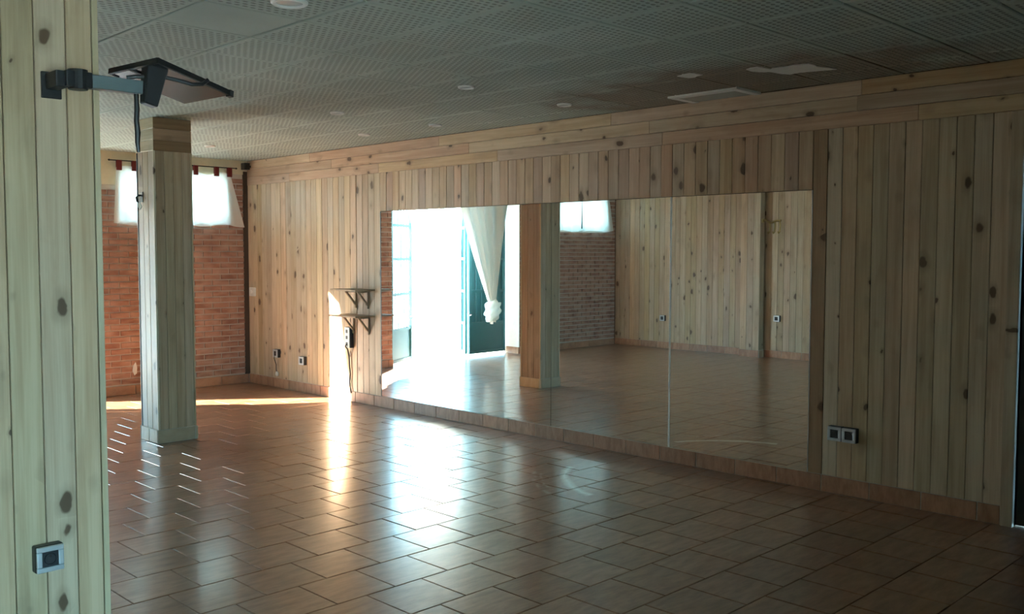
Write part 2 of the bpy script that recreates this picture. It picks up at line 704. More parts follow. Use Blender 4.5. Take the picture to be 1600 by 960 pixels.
def seen_area(u, v):
    q = [project(u + a, v + b, FL) for a, b in ((-.15, -.15), (.15, -.15), (.15, .15), (-.15, .15))]
    if any(x is None for x in q):
        return 0
    cx = sum(x[0] for x in q) / 4
    cy = sum(x[1] for x in q) / 4
    if not (150 < cx < 1640 and 560 < cy < 1010):
        return 0
    if cx < 168 and cy > 500:
        return 0
    return abs(sum(q[i][0] * q[(i + 1) % 4][1] - q[(i + 1) % 4][0] * q[i][1] for i in range(4))) / 2


tiles.sort(key=lambda t: -seen_area(*t))
tmesh = floor_tile_mesh()
for (u, v) in tiles[:300]:
    o = bpy.data.objects.new('tile', tmesh)
    col.objects.link(o)
    o.parent = floor
    p = W(u, v, FL)
    o.location = (p.x, p.y, random.uniform(-.0008, .0008))
    o.rotation_euler = (random.uniform(-.0016, .0016), random.uniform(-.0016, .0016), 0)
bm = bmesh.new()
for (u, v) in tiles[300:]:
    p = W(u, v, FL)
    h = (PT * S - .004) / 2
    bbox(bm, (p.x - h, p.y - h, -.01), (p.x + h, p.y + h, 0))
rest = mesh_obj('tile_field', bm, TILE, floor)
rest['kind'] = 'stuff'

# ---- ceiling
bm = bmesh.new()
uvbox(bm, UR - .25, U + .3, VO - .25, V + .25, HC + .012, HC + .2)
ceiling = tag(mesh_obj('ceiling', bm, CEIL_DARK), 'suspended ceiling of pressed plaster panels', 'ceiling', kind='structure')
CU, CV = .466, .4825


def panel_mesh(w, h, mat):
    bm = bmesh.new()
    a, b = w / 2, h / 2
    c = .004
    top = [bm.verts.new((x * a, y * b, .012)) for x, y in ((-1, -1), (1, -1), (1, 1), (-1, 1))]
    mid = [bm.verts.new((x * a, y * b, .004)) for x, y in ((-1, -1), (1, -1), (1, 1), (-1, 1))]
    low = [bm.verts.new((x * (a - c), y * (b - c), 0)) for x, y in ((-1, -1), (1, -1), (1, 1), (-1, 1))]
    for A, B in ((top, mid), (mid, low)):
        for i in range(4):
            bm.faces.new((A[i], A[(i + 1) % 4], B[(i + 1) % 4], B[i]))
    bm.faces.new(low)
    bm.faces.new(top)
    bmesh.ops.recalc_face_normals(bm, faces=bm.faces)
    me = bpy.data.meshes.new('ceiling_panel')
    bm.to_mesh(me)
    bm.free()
    me.materials.append(mat)
    return me


pm_cache = {}
panels = []
ku0 = math.floor((UR - 3.755) / CU)
ku1 = math.ceil((U - 3.755) / CU)
kv0 = math.floor((VO - 2.405) / CV)
kv1 = math.ceil((V - 2.405) / CV)
for i in range(ku0, ku1):
    for j in range(kv0, kv1):
        u0, u1 = max(UR, 3.755 + CU * i), min(U, 3.755 + CU * (i + 1))
        v0, v1 = max(VO, 2.405 + CV * j), min(V, 2.405 + CV * (j + 1))
        if u1 - u0 < .03 or v1 - v0 < .03:
            continue
        q = project((u0 + u1) / 2, (v0 + v1) / 2, HC)
        area = 0
        if q and -60 < q[0] < 1660 and -80 < q[1] < 300:
            area = 1 / math.hypot((u0 + u1) / 2, (v0 + v1) / 2)
        panels.append((-area, i, j, u0, u1, v0, v1))
panels.sort()
restp = []
for n_, (ar, i, j, u0, u1, v0, v1) in enumerate(panels):
    plain = (i == 0 and j == -1)
    if n_ >= 300:
        restp.append((u0, u1, v0, v1))
        continue
    w, h = (v1 - v0) * S - .011, (u1 - u0) * S - .011
    key = (round(w, 3), round(h, 3), plain)
    if key not in pm_cache:
        pm_cache[key] = panel_mesh(w, h, CEIL_PLAIN if plain else CEIL)
    o = bpy.data.objects.new('ceiling_panel', pm_cache[key])
    col.objects.link(o)
    o.parent = ceiling
    p = W((u0 + u1) / 2, (v0 + v1) / 2, HC)
    o.location = (p.x, p.y, p.z + random.uniform(0, .002))
    if plain:
        o['label'] = 'plain flat replacement panel'
if restp:
    bm = bmesh.new()
    for u0, u1, v0, v1 in restp:
        uvbox(bm, u0 + .003, u1 - .003, v0 + .003, v1 - .003, HC, HC + .011)
    o = mesh_obj('ceiling_panel_field', bm, CEIL_PLAIN, ceiling)
    o['kind'] = 'stuff'


def patch(pts, label):
    """irregular flake of bare plaster, pts in (u, v)"""
    bm = bmesh.new()
    lo = [bm.verts.new(W(u, v, HC) - Vector((0, 0, .003))) for u, v in pts]
    hi = [bm.verts.new(W(u, v, HC) + Vector((0, 0, .004))) for u, v in pts]
    n = len(pts)
    bm.faces.new(lo)
    bm.faces.new(hi[::-1])
    for i in range(n):
        bm.faces.new((lo[i], lo[(i + 1) % n], hi[(i + 1) % n], hi[i]))
    bmesh.ops.triangulate(bm, faces=bm.faces)
    o = mesh_obj('plaster_patch', bm, PATCH, ceiling)
    o['label'] = label


patch([(3.34, 4.70), (3.27, 4.68), (3.233, 4.676), (3.215, 4.70), (3.205, 4.767), (3.25, 4.775), (3.28, 4.80), (3.322, 4.792)],
      'small flake of bare white plaster')
patch([(2.939, 4.805), (2.90, 4.785), (2.853, 4.785), (2.845, 4.84), (2.837, 4.896), (2.79, 4.885), (2.74, 4.89), (2.69, 4.88),
       (2.606, 4.904), (2.60, 4.96), (2.61, 5.01), (2.58, 5.09), (2.568, 5.162), (2.64, 5.14), (2.70, 5.12), (2.77, 5.10),
       (2.837, 5.113), (2.86, 5.06), (2.876, 4.964), (2.92, 4.93), (2.945, 4.87)],
      'long ragged area of bare white plaster')
# sagging cut panel against the mirror wall: pale frame round a dull middle
bm = bmesh.new()
for a in ((3.29, 3.34, 5.27, 5.565), (3.77, 3.82, 5.27, 5.565), (3.34, 3.77, 5.27, 5.33)):
    uvbox(bm, a[0], a[1], a[2], a[3], HC - .012, HC + .004)
fr = mesh_obj('hatch_frame', bm, PATCH, ceiling)
fr['label'] = 'pale edging of a loose cut ceiling panel'
bm = bmesh.new()
uvbox(bm, 3.335, 3.775, 5.325, 5.565, HC - .006, HC + .004)
mesh_obj('hatch_panel', bm, flat('dull_grey_board', (.42, .41, .36), .9), fr)

# ---- mirror wall
bm = bmesh.new()
uvbox(bm, 1.70, U + .3, V + TB, V + .25, FL, HC + .02)
uvbox(bm, UR - .25, .86, V + TB, V + .25, FL, HC + .02)
uvbox(bm, .86, 1.70, V + TB, V + .25, .55, HC + .02)
wall_r = tag(mesh_obj('wall_right', bm, flat('wall_backing', (.12, .08, .05), .9)),
             'long pine panelled wall carrying the mirrors', 'wall', kind='structure')
VB = V + TB
HB = .772       # bottom of lying boards
ZB = -1.395     # top of skirting
# upright boards far end (a wider shadow gap at u 7.8)
run_boards(wall_r, '-v', VB, 7.805, U - .004, ZB, HB)
run_boards(wall_r, '-v', VB, 7.41, 7.797, ZB, HB)
run_boards(wall_r, '-v', VB, 2.925, 7.41, .405, HB, PINE_WARM)
run_boards(wall_r, '-v', VB, 1.765, 2.825, ZB, HB)
board(wall_r, '-v', W(2.873, VB, ZB), .092 * S, (HB - ZB) * S, PINE_RED, .016, 'post_board')['label'] = 'darker red-brown board beside the mirror'
run_boards(wall_r, '-v', VB, UR, .86, ZB, HB)
# three lying courses under the ceiling, butt-jointed
ch = (HC - HB) / 3
for r_ in range(3):
    z = HB + ch * (r_ + .5)
    a = U
    first = (.9, 1.7, 1.3)[r_]
    while a > UR + .05:
        ln = first if a == U else random.uniform(1.5, 2.1)
        ln = min(ln, a - UR)
        # local +X of a '-v' board runs towards -u
        board(wall_r, '-v', W(a - .002, VB, z), ch * S - GAP, ln * S - .003, PINE_WARM, .017, 'lying_board', True)
        a -= ln
# panel above the dark door
run_boards(wall_r, '-v', VB, .86, 1.70, .60, HB)

# skirting of terracotta pieces
bs = tag(empty('baseboard_right', W(5.5, V, FL)), 'terracotta skirting tiles along the mirror wall', 'skirting', kind='structure')


def skirt_run(parent, face, fixed, a0, a1, step, phase, h=.105, mat=SKIRT, depth=.012):
    out = 1 if face in ('+v', '+u') else -1
    bm = bmesh.new()
    if face in ('-v', '+v'):
        uvbox(bm, a0, a1, fixed, fixed + out * depth * .55, FL, FL + h + .002)
    else:
        uvbox(bm, fixed, fixed + out * depth * .55, a0, a1, FL, FL + h + .002)
    for q in bm.verts:
        q.co -= parent.location
    mesh_obj('grout_bed', bm, GROUT_PALE, parent)
    a = a0
    nxt = a0 + ((phase - a0) % step)
    while a < a1 - .01:
        b = min(nxt, a1) if nxt > a + .01 else min(nxt + step, a1)
        if b <= a + .01:
            nxt += step
            continue
        bm = bmesh.new()
        g = .003
        if face in ('-v', '+v'):
            uvbox(bm, a + g, b - g, fixed, fixed + out * depth, FL + .002, FL + h, .002)
        else:
            uvbox(bm, fixed, fixed + out * depth, a + g, b - g, FL + .002, FL + h, .002)
        for q in bm.verts:
            q.co -= parent.location
        mesh_obj('skirting_tile', bm, mat, parent)
        a = b
        nxt = b + step


skirt_run(bs, '-v', V, 1.765, U - .012, .3125, 1.8865)

# door post and dark door at the right-hand end of that wall
t = tag(empty('door_1', W(1.3, V, FL)), 'dark door in a pale wooden frame at the right end of the mirror wall', 'door', kind='structure')
L0 = t.location


def rel(bm, loc):
    for q in bm.verts:
        q.co -= loc
    return bm


for a, b in ((1.70, 1.763), (.80, .86)):
    bm = bmesh.new()
    uvbox(bm, a, b, V - .02, V + .05, FL, HB - .002, .003)
    mesh_obj('door_post', rel(bm, L0), PINE, t)
bm = bmesh.new()
uvbox(bm, .86, 1.70, V - .015, V + .05, .55, .60, .003)
mesh_obj('door_head', rel(bm, L0), PINE, t)
bm = bmesh.new()
uvbox(bm, .865, 1.695, V + .02, V + .06, FL + .008, .548, .004)
lf = mesh_obj('door_leaf', rel(bm, L0), DARKDOOR, t)
for z0, z1 in ((-1.3, -.6), (-.45, .4)):
    bm = bmesh.new()
    uvbox(bm, .98, 1.58, V + .012, V + .022, z0, z1, .004)
    mesh_obj('door_panel', rel(bm, L0), DARKDOOR, lf)
bm = bmesh.new()
tube(bm, [W(1.63, V + .02, -.5), W(1.63, V - .025, -.5), W(1.56, V - .03, -.5)], .009)
mesh_obj('door_handle', rel(bm, L0), STEEL, lf)

# ---- brick wall with gateway and two high windows
DO0, DO1, DTOP = 1.12, 3.50, .86         # doorway
W1 = (4.10, 5.30, .33, .86)              # window seen directly
W2 = (-.86, .34, .36, .88)               # window seen in the mirror
TH = .30
bm = bmesh.new()
Uc = U + .012


def wseg(v0, v1, z0, z1):
    uvbox(bm, Uc, U + TH, v0, v1, z0, z1)


wseg(VO - .25, W2[0], FL, HC + .02)
wseg(W2[0], W2[1], FL, W2[2])
wseg(W2[0], W2[1], W2[3], HC + .02)
wseg(W2[1], DO0, FL, HC + .02)
wseg(DO0, DO1, DTOP, HC + .02)
wseg(DO1, W1[0], FL, HC + .02)
wseg(W1[0], W1[1], FL, W1[2])
wseg(W1[0], W1[1], W1[3], HC + .02)
wseg(W1[1], V + .25, FL, HC + .02)
wall_b = tag(mesh_obj('wall_back', bm, MORTAR), 'red brick wall with a gateway and two high windows', 'wall', kind='structure')
# plaster bands above the brickwork
bm = bmesh.new()
uvbox(bm, U - .004, Uc, 3.4, 4.085, .705, HC + .02)
uvbox(bm, U - .004, Uc, 4.085, 5.30, W1[3], HC + .02)
uvbox(bm, U - .004, Uc, 5.30, V, .895, HC + .02)
uvbox(bm, U - .004, Uc, DO0 - .1, 3.4, DTOP, HC + .02)
uvbox(bm, U - .004, Uc, VO, DO0 - .1, W2[3], HC + .02)
mesh_obj('plaster_band', bm, PLASTER, wall_b)
# bricks
BH, BL, JT = .0640, .2085, .0135
brick_mesh = {}


def brick(u, v0, v1, z0, z1):
    key = (round(v1 - v0, 3), round(z1 - z0, 3))
    if key not in brick_mesh:
        b = bmesh.new()
        bbox(b, (-key[0] * S / 2, -.011, -key[1] * S / 2), (key[0] * S / 2, .012, key[1] * S / 2))
        me = bpy.data.meshes.new('brick')
        b.to_mesh(me)
        b.free()
        me.materials.append(BRICK)
        brick_mesh[key] = me
    o = bpy.data.objects.new('brick', brick_mesh[key])
    col.objects.link(o)
    o.parent = wall_b
    o.location = W(u, (v0 + v1) / 2, (z0 + z1) / 2) + Vector((0, random.uniform(-.002, .003), 0))


def clear(v0, v1, z0, z1):
    """trim a brick to the openings; returns the kept span or None"""
    for (a, b, c, d) in ((DO0, DO1, FL, DTOP), W1, W2):
        if z1 > c + .012 and z0 < d - .012:
            if v0 >= a - .004 and v1 <= b + .004:
                return None
            if v0 < a < v1:
                v1 = a
            elif v0 < b < v1:
                v0 = b
    top = .70 if DO1 <= v0 < 4.085 else (.895 if v0 >= 5.25 else .86)
    if z1 > top:
        return None
    if v1 - v0 < .03:
        return None
    return v0, v1


allb = []
nrow = 0
z = -1.385
while z + BH < HC:
    v = VO - (BL / 2 if nrow % 2 else 0)
    while v < V:
        a, b = max(VO, v), min(V, v + BL - JT)
        if b - a > .03:
            s = clear(a, b, z, z + BH - JT)
            if s:
                allb.append((s[0], s[1], z, z + BH - JT))
        v += BL
    z += BH
    nrow += 1


def brick_rank(b):
    vm, zm = (b[0] + b[1]) / 2, (b[2] + b[3]) / 2
    q = project(U, vm, zm)
    if q and 160 < q[0] < 400 and not (212 < q[0] < 306):
        return 0
    return 1 if vm < 1.2 else (2 if vm > 3.4 else 3)


allb.sort(key=brick_rank)
for b in allb[:300]:
    brick(Uc, *b)
bm = bmesh.new()
for b in allb[300:]:
    p0, p1 = W(Uc, b[0], b[2]), W(Uc, b[1], b[3])
    bbox(bm, (p0.x, p0.y - .011 + random.uniform(-.002, .002), p0.z), (p1.x, p0.y + .012, p1.z))
o = mesh_obj('brick_courses', bm, BRICK, wall_b)
o['kind'] = 'stuff'
# chipped spot in the brickwork
bm = bmesh.new()
pp = [(4.345, -1.30), (4.325, -1.25), (4.335, -1.19), (4.36, -1.16), (4.375, -1.22), (4.37, -1.28)]
pp = [(v_ + .18, z_) for v_, z_ in pp]
f = [bm.verts.new(W(U - .004, v_ - .30, z_)) for v_, z_ in pp]
g = [bm.verts.new(W(U + .01, v_ - .30, z_)) for v_, z_ in pp]
bm.faces.new(f)
for i in range(6):
    bm.faces.new((f[i], f[(i + 1) % 6], g[(i + 1) % 6], g[i]))
mesh_obj('mortar_patch', bm, PATCH, wall_b)

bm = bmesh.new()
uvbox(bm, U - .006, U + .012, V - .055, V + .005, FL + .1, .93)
mesh_obj('corner_shade_strip', bm, flat('corner_shade_brown', (.07, .045, .03), .8), wall_b)  # dark brown strip paints the shade in the wall corner
bb = tag(empty('baseboard_back', W(U, 4.5, FL)), 'terracotta skirting tiles along the brick wall', 'skirting', kind='structure')
skirt_run(bb, '-u', Uc - .0, DO1, V - .014, .33, 3.9, .098, depth=.024)
skirt_run(bb, '-u', Uc - .0, VO + .014, DO0, .33, .2, .098, depth=.024)

# whitewashed sides of the gateway
tr = tag(empty('trim_1', W(U + .15, 2.3, FL)), 'whitewashed reveal round the gateway', 'trim', kind='structure')
bm = bmesh.new()
uvbox(bm, U - .004, U + TH + .01, DO0 - .001, DO0 + .014, FL + .1, DTOP)
mesh_obj('reveal', rel(bm, tr.location), WHITE, tr)
bm = bmesh.new()
uvbox(bm, U + .02, U + TH + .01, DO1 - .014, DO1 + .001, FL + .1, DTOP)
mesh_obj('reveal', rel(bm, tr.location), WHITE, tr)
bm = bmesh.new()
uvbox(bm, U + .0, U + TH + .01, DO0, DO1, DTOP - .014, DTOP + .001)
mesh_obj('reveal', rel(bm, tr.location), WHITE, tr)
for a, b in ((DO0 - .001, DO0 + .018), (DO1 - .018, DO1 + .001)):
    bm = bmesh.new()
    uvbox(bm, U, U + TH, a, b, FL, FL + .098)
    mesh_obj('skirting_tile', rel(bm, tr.location), SKIRT, tr)


def window(name, w, label, rows=1):
    v0, v1, z0, z1 = w
    base = W(U + .2, (v0 + v1) / 2, z0)
    t = tag(empty(name, base), label, 'window', kind='structure')
    bm = bmesh.new()
    uvbox(bm, U + .16, U + .20, v0, v1, z0, z0 + .035)
    uvbox(bm, U + .16, U + .20, v0, v1, z1 - .035, z1)
    uvbox(bm, U + .16, U + .20, v0, v0 + .035, z0 + .035, z1 - .035)
    uvbox(bm, U + .16, U + .20, v1 - .035, v1, z0 + .035, z1 - .035)
    mid = (v0 + v1) / 2
    uvbox(bm, U + .16, U + .20, mid - .03, mid + .03, z0 + .035, z1 - .035)
    mesh_obj('window_frame', rel(bm, base), WHITE, t)
    for a, b in ((v0 + .035, mid - .03), (mid + .03, v1 - .035)):
        bm = bmesh.new()
        uvbox(bm, U + .178, U + .182, a, b, z0 + .035, z1 - .035)
        mesh_obj('pane', rel(bm, base), GLASS, t)
    bm = bmesh.new()
    uvbox(bm, U + .012, U + .16, v0, v1, z0 - .002, z0 + .012)
    uvbox(bm, U + .012, U + .16, v0 - .002, v0 + .01, z0, z1)
    uvbox(bm, U + .012, U + .16, v1 - .01, v1 + .002, z0, z1)
    mesh_obj('window_sill', rel(bm, base), WHITE, t)
    return t


window('window_1', W1, 'high white-framed window behind the wooden pillar')
window('window_2', W2, 'high white-framed window shown in the middle mirror panel')

# ---- panelled wall opposite the mirrors
bm = bmesh.new()
uvbox(bm, UR - .25, U + .3, VO - .25, VO - TB, FL, HC + .02)
wall_l = tag(mesh_obj('wall_left', bm, bpy.data.materials['wall_backing']), 'pine panelled wall facing the mirrors', 'wall', kind='structure')
run_boards(wall_l, '+v', VO - TB, UR, U - .012, ZB, HC)
bl = tag(empty('baseboard_left', W(6.5, VO, FL)), 'terracotta skirting tiles along the wall facing the mirrors', 'skirting', kind='structure')
skirt_run(bl, '+v', VO, UR + .02, U - .014, .3125, .3)
# shallow pier on that wall
PI0, PI1, PD = 7.15, 7.46, .15
pier = tag(empty('pier', W((PI0 + PI1) / 2, VO, FL)), 'shallow pine clad pier on the wall facing the mirrors', 'pier', kind='structure')
bm = bmesh.new()
uvbox(bm, PI0 + TB, PI1 - TB, VO + .001, VO + PD - TB, FL, HC)
mesh_obj('core', rel(bm, pier.location), bpy.data.materials['wall_backing'], pier)
run_boards(pier, '+v', VO + PD - TB, PI0, PI1, ZB, HC)
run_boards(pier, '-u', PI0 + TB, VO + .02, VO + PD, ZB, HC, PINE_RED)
run_boards(pier, '+u', PI1 - TB, VO + .02, VO + PD, ZB, HC)
skirt_run(pier, '+v', VO + PD, PI0 - .01, PI1 + .01, .33, PI0)
skirt_run(pier, '-u', PI0, VO + .016, VO + PD, .33, VO)

# ---- wall behind the camera, open to an added passage, glazed to light the near column
PS0, PS1 = -1.05, 1.25
bm = bmesh.new()
uvbox(bm, UR - .2, UR, VO - .25, PS0, FL, HC + .02)
uvbox(bm, UR - .2, UR, PS1, V + .25, FL, HC + .02)
uvbox(bm, UR - .2, UR, PS0, PS1, .38, HC + .02)
tag(mesh_obj('wall_front', bm, bpy.data.materials['wall_backing']), 'brown wall behind the viewer, open in the middle', 'wall', kind='structure')
bm = bmesh.new()
uvbox(bm, UE, UR - .2, PS0 - .2, PS0, FL, HC + .02)
uvbox(bm, UE, UR - .2, PS1, PS1 + .2, FL, HC + .02)
uvbox(bm, UE, UR - .25, PS0 - .2, PS1 + .2, HC + .0, HC + .2)
uvbox(bm, UE, UR - .25, PS0 - .2, PS1 + .2, FL - .15, FL - .004)
tag(mesh_obj('wall_added_passage', bm, PLASTER), 'plain cream passage added behind the viewer for its light', 'wall', kind='structure')
base = W(UE, .1, FL)
t = tag(empty('window_added', base), 'wide glazed doors added behind the viewer to light the near column', 'window', kind='structure')
bm = bmesh.new()
uvbox(bm, UE, UE + .04, PS0, PS1, FL, FL + .05)
uvbox(bm, UE, UE + .04, PS0, PS1, HC - .05, HC)
for a in (PS0, .08, PS1 - .04):
    uvbox(bm, UE, UE + .04, a, a + .04, FL + .05, HC - .05)
mesh_obj('window_frame', rel(bm, base), WHITE, t)
for a, b in ((PS0 + .04, .08), (.12, PS1 - .04)):
    bm = bmesh.new()
    uvbox(bm, UE + .018, UE + .022, a, b, FL + .05, HC - .05)
    mesh_obj('pane', rel(bm, base), GLASS, t)

# ---- near column, cut by the left edge of the picture
C0, C1, CA, CB = 3.40, 3.75, .86, 1.343
near = tag(empty('near_column', W(C0 + .17, 1.1, FL)), 'broad pine clad column close to the viewer', 'column', kind='structure')
bm = bmesh.new()
uvbox(bm, C0 + TB, C1 - TB, CA + TB, CB - TB, FL, HC)
mesh_obj('core', rel(bm, near.location), bpy.data.materials['wall_backing'], near)
edges = [CA, .926, 1.031, 1.132, 1.235, 1.322]
for a, b in zip(edges, edges[1:]):
    board(near, '-u', W(C0 + TB, (a + b) / 2, FL), (b - a) * S - .003, (HC - FL) * S, PINE, .014)
# corner strip
bm = bmesh.new()
uvbox(bm, C0 - .002, C0 + .03, 1.3235, CB + .001, FL, HC, .002)
mesh_obj('corner_strip', rel(bm, near.location), PINE_PALE, near)
run_boards(near, '+v', CB - TB, C0 + .031, C1, FL, HC)
run_boards(near, '-v', CA + TB, C0, C1, FL, HC)
run_boards(near, '+u', C1 - TB, CA, CB, FL, HC)

# ---- middle pillar
P0, P1, PA, PB = 7.19, 7.495, 3.245, 3.555
pil = tag(empty('pillar', W(7.34, 3.4, FL)), 'square pine clad pillar standing free in front of the brick wall', 'pillar', kind='structure')
bm = bmesh.new()
uvbox(bm, P0 + TB, P1 - TB, PA + TB, PB - TB, FL, HC)
mesh_obj('core', rel(bm, pil.location), bpy.data.materials['wall_backing'], pil)
HP = .79
run_boards(pil, '-u', P0 + TB, PA + .014, PB - .012, ZB, HP, pitch=.075)
run_boards(pil, '-v', PA + TB, P0 + .014, P1 - .014, ZB, HP, pitch=.095)
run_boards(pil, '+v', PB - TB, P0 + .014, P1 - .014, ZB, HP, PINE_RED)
run_boards(pil, '+u', P1 - TB, PA + .014, PB - .014, ZB, HP)
c3 = (HC - HP) / 3
for i in range(3):
    z = HP + c3 * (i + .5)
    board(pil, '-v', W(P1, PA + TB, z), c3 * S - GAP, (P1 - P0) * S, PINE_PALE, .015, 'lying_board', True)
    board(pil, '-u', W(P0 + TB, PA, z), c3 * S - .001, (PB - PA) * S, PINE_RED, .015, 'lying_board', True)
    board(pil, '+v', W(P0, PB - TB, z), c3 * S - GAP, (P1 - P0) * S, PINE, .015, 'lying_board', True)
    board(pil, '+u', W(P1 - TB, PB, z), c3 * S - GAP, (PB - PA) * S, PINE, .015, 'lying_board', True)
for (a, b, mt) in ((P0, PA, PINE_PALE), (P0, PB, PINE), (P1, PB, PINE), (P1, PA, IRON)):  # dark strip at the far left corner stands in for a shadow gap
    bm = bmesh.new()
    su = 1 if a == P0 else -1
    sv = 1 if b == PA else -1
    uvbox(bm, a - su * .003, a + su * .012, b - sv * .003, b + sv * .012, ZB, HP, .002)
    o = mesh_obj('corner_strip', rel(bm, pil.location), mt, pil)
SK2 = terracotta('pale_skirting', (.50, .38, .25), (.42, .29, .18), .4)
skirt_run(pil, '-u', P0, PA - .012, PB + .012, .6, PA - .3, mat=SK2)
skirt_run(pil, '-v', PA, P0, P1, .15, P0, mat=SK2)
skirt_run(pil, '+v', PB, P0, P1, .6, P0, mat=SK2)
skirt_run(pil, '+u', P1, PA - .012, PB + .012, .6, PA, mat=SK2)

# ================================================================== THINGS
# ---- three mirror panels
mz0, mz1 = -1.392, .400
for (a, b, lab, strip) in ((5.160, 7.397, 'wide left mirror panel reflecting the bright gateway and curtains', False),
                           (4.005, 5.156, 'middle mirror panel reflecting the brick corner with a high window', False),
                           (2.922, 4.001, 'right mirror panel reflecting pine boards and a shallow pier', True)):
    loc = W((a + b) / 2, V, mz0)
    t = tag(empty('wall_mirror', loc), lab, 'mirror', 'mirror panels fixed side by side')
    bm = bmesh.new()
    uvbox(bm, a, b, V - .002, V + TB - .001, mz0, mz1)
    mesh_obj('mirror_glass', rel(bm, loc), MIRROR, t)
    if strip:
        bm = bmesh.new()
        uvbox(bm, b - .005, b + .006, V - .006, V + .0, mz0, mz1)
        mesh_obj('polished_edge_or_glint', rel(bm, loc), WHITE, t)  # white strip paints the glint along the glass edge
        bm = bmesh.new()
        uvbox(bm, a - .003, a + .003, V - .004, V + .0, mz0, mz1)
        mesh_obj('polished_edge_or_glint', rel(bm, loc), SILVER, t)
    elif b > 6:
        bm = bmesh.new()
        uvbox(bm, b, b + .012, V - .003, V + .005, mz0, mz1)
        mesh_obj('edge_gap', rel(bm, loc), BLACK, t)  # black strip stands in for the dark gap beside the glass

# ---- sockets
OG = 'surface sockets with silver frames'


def make_socket(label):
    t = tag(empty('wall_socket'), label, 'socket', OG)
    s = .049
    box_part('back_box', (-s, -.042, -s), (s, 0, s), BLACK, t, .006)
    # silver frame: four rounded bars round the insert
    bm = bmesh.new()
    i = .028
    y0, y1 = -.052, -.040
    e = s - .002
    bbox(bm, (-e, y0, i), (e, y1, e), .003)
    bbox(bm, (-e, y0, -e), (e, y1, -i), .003)
    bbox(bm, (-e, y0, -i), (-i, y1, i), .003)
    bbox(bm, (i, y0, -i), (e, y1, i), .003)
    mesh_obj('silver_frame', bm, SILVER, t)
    ins = box_part('insert', (-i, -.047, -i), (i, -.041, i), BLACK, t, .001)
    bm = bmesh.new()
    lathe(bm, [(.0215, 0), (.0195, .0025), (.0185, .0005), (.0, .0005)], 20)
    bmesh.ops.rotate(bm, verts=bm.verts, cent=(0, 0, 0), matrix=Matrix.Rotation(math.pi / 2, 3, 'X'))
    bmesh.ops.translate(bm, verts=bm.verts, vec=(0, -.0470, 0))
    mesh_obj('socket_rim', bm, BLACK, ins)
    bm = bmesh.new()
    tube(bm, [(.0, -.046, .011), (.0, -.0515, .011)], .0032)
    mesh_obj('earth_pin', bm, STEEL, ins)
    return t


so = make_socket('large silver framed socket on the near column at lower left')
so.location = W(C0, 1.127, -1.040)
so.rotation_euler = (0, 0, FACE['-u'])
dup(so, W(9.29, V, -1.115), FACE['-v'], 'silver framed socket nearest the brick corner, with a cord hanging from it')
dup(so, W(8.765, V, -1.155), FACE['-v'], 'silver framed socket on pine boards left of the sunlit strip')
dup(so, W(2.725, V, -1.117), FACE['-v'], 'left socket of the pair on the dark boards right of the mirrors')
dup(so, W(2.725 - .094, V, -1.117), FACE['-v'], 'right socket of the pair on the dark boards right of the mirrors')
dup(so, W(8.93, VO, -1.02), FACE['+v'], 'socket reflected beside the middle mirror seam')
dup(so, W(6.93, VO, -.93), FACE['+v'], 'socket reflected in the right mirror panel below the brass hooks')

# cord and plug below the corner socket
cl = W(9.29, V, -1.33)
t = tag(empty('plug_cord', cl), 'short black cord with pale plug hanging under the corner socket', 'cord')
bm = bmesh.new()
tube(bm, [W(9.295, V - .045, -1.12), W(9.30, V - .05, -1.17), W(9.295, V - .03, -1.24), W(9.30, V - .025, -1.30),
          W(9.296, V - .02, -1.345)], .005)
mesh_obj('cord', rel(bm, cl), BLACK, t)
bm = bmesh.new()
tube(bm, [W(9.296, V - .02, -1.318), W(9.296, V - .02, -1.335), W(9.296, V - .02, -1.36), W(9.296, V - .02, -1.37)], [.012, .02, .02, .012], 10)
mesh_obj('plug', rel(bm, cl), WHITEP, t, smooth=True)

# ---- power strip with cord
pl = W(7.905, V, -.848)
t = tag(empty('power_strip', pl), 'upright white three-way power strip under the little shelves', 'power strip')
bm = bmesh.new()
uvbox(bm, 7.86, 7.945, V - .045, V, -.953, -.742, .004)
mesh_obj('back_box', rel(bm, pl), BLACK, t)
bm = bmesh.new()
uvbox(bm, 7.862, 7.943, V - .056, V - .044, -.950, -.745, .004)
fp = mesh_obj('face_plate', rel(bm, pl), WHITEP, t)
for zz in (-.785, -.848, -.912):
    bm = bmesh.new()
    uvbox(bm, 7.886, 7.919, V - .0575, V - .054, zz - .017, zz + .017, .001)
    mesh_obj('socket_hole', rel(bm, pl), BLACK, fp)
bm = bmesh.new()
tube(bm, [W(7.903, V - .06, -.915), W(7.90, V - .075, -.935), W(7.905, V - .045, -.97), W(7.915, V - .02, -1.05), W(7.91, V - .018, -1.15),
          W(7.90, V - .018, -1.22), W(7.912, V - .018, -1.30), W(7.905, V - .018, -1.36), W(7.885, V - .02, -1.41)], .007)
mesh_obj('cord', rel(bm, pl), IRON, t)

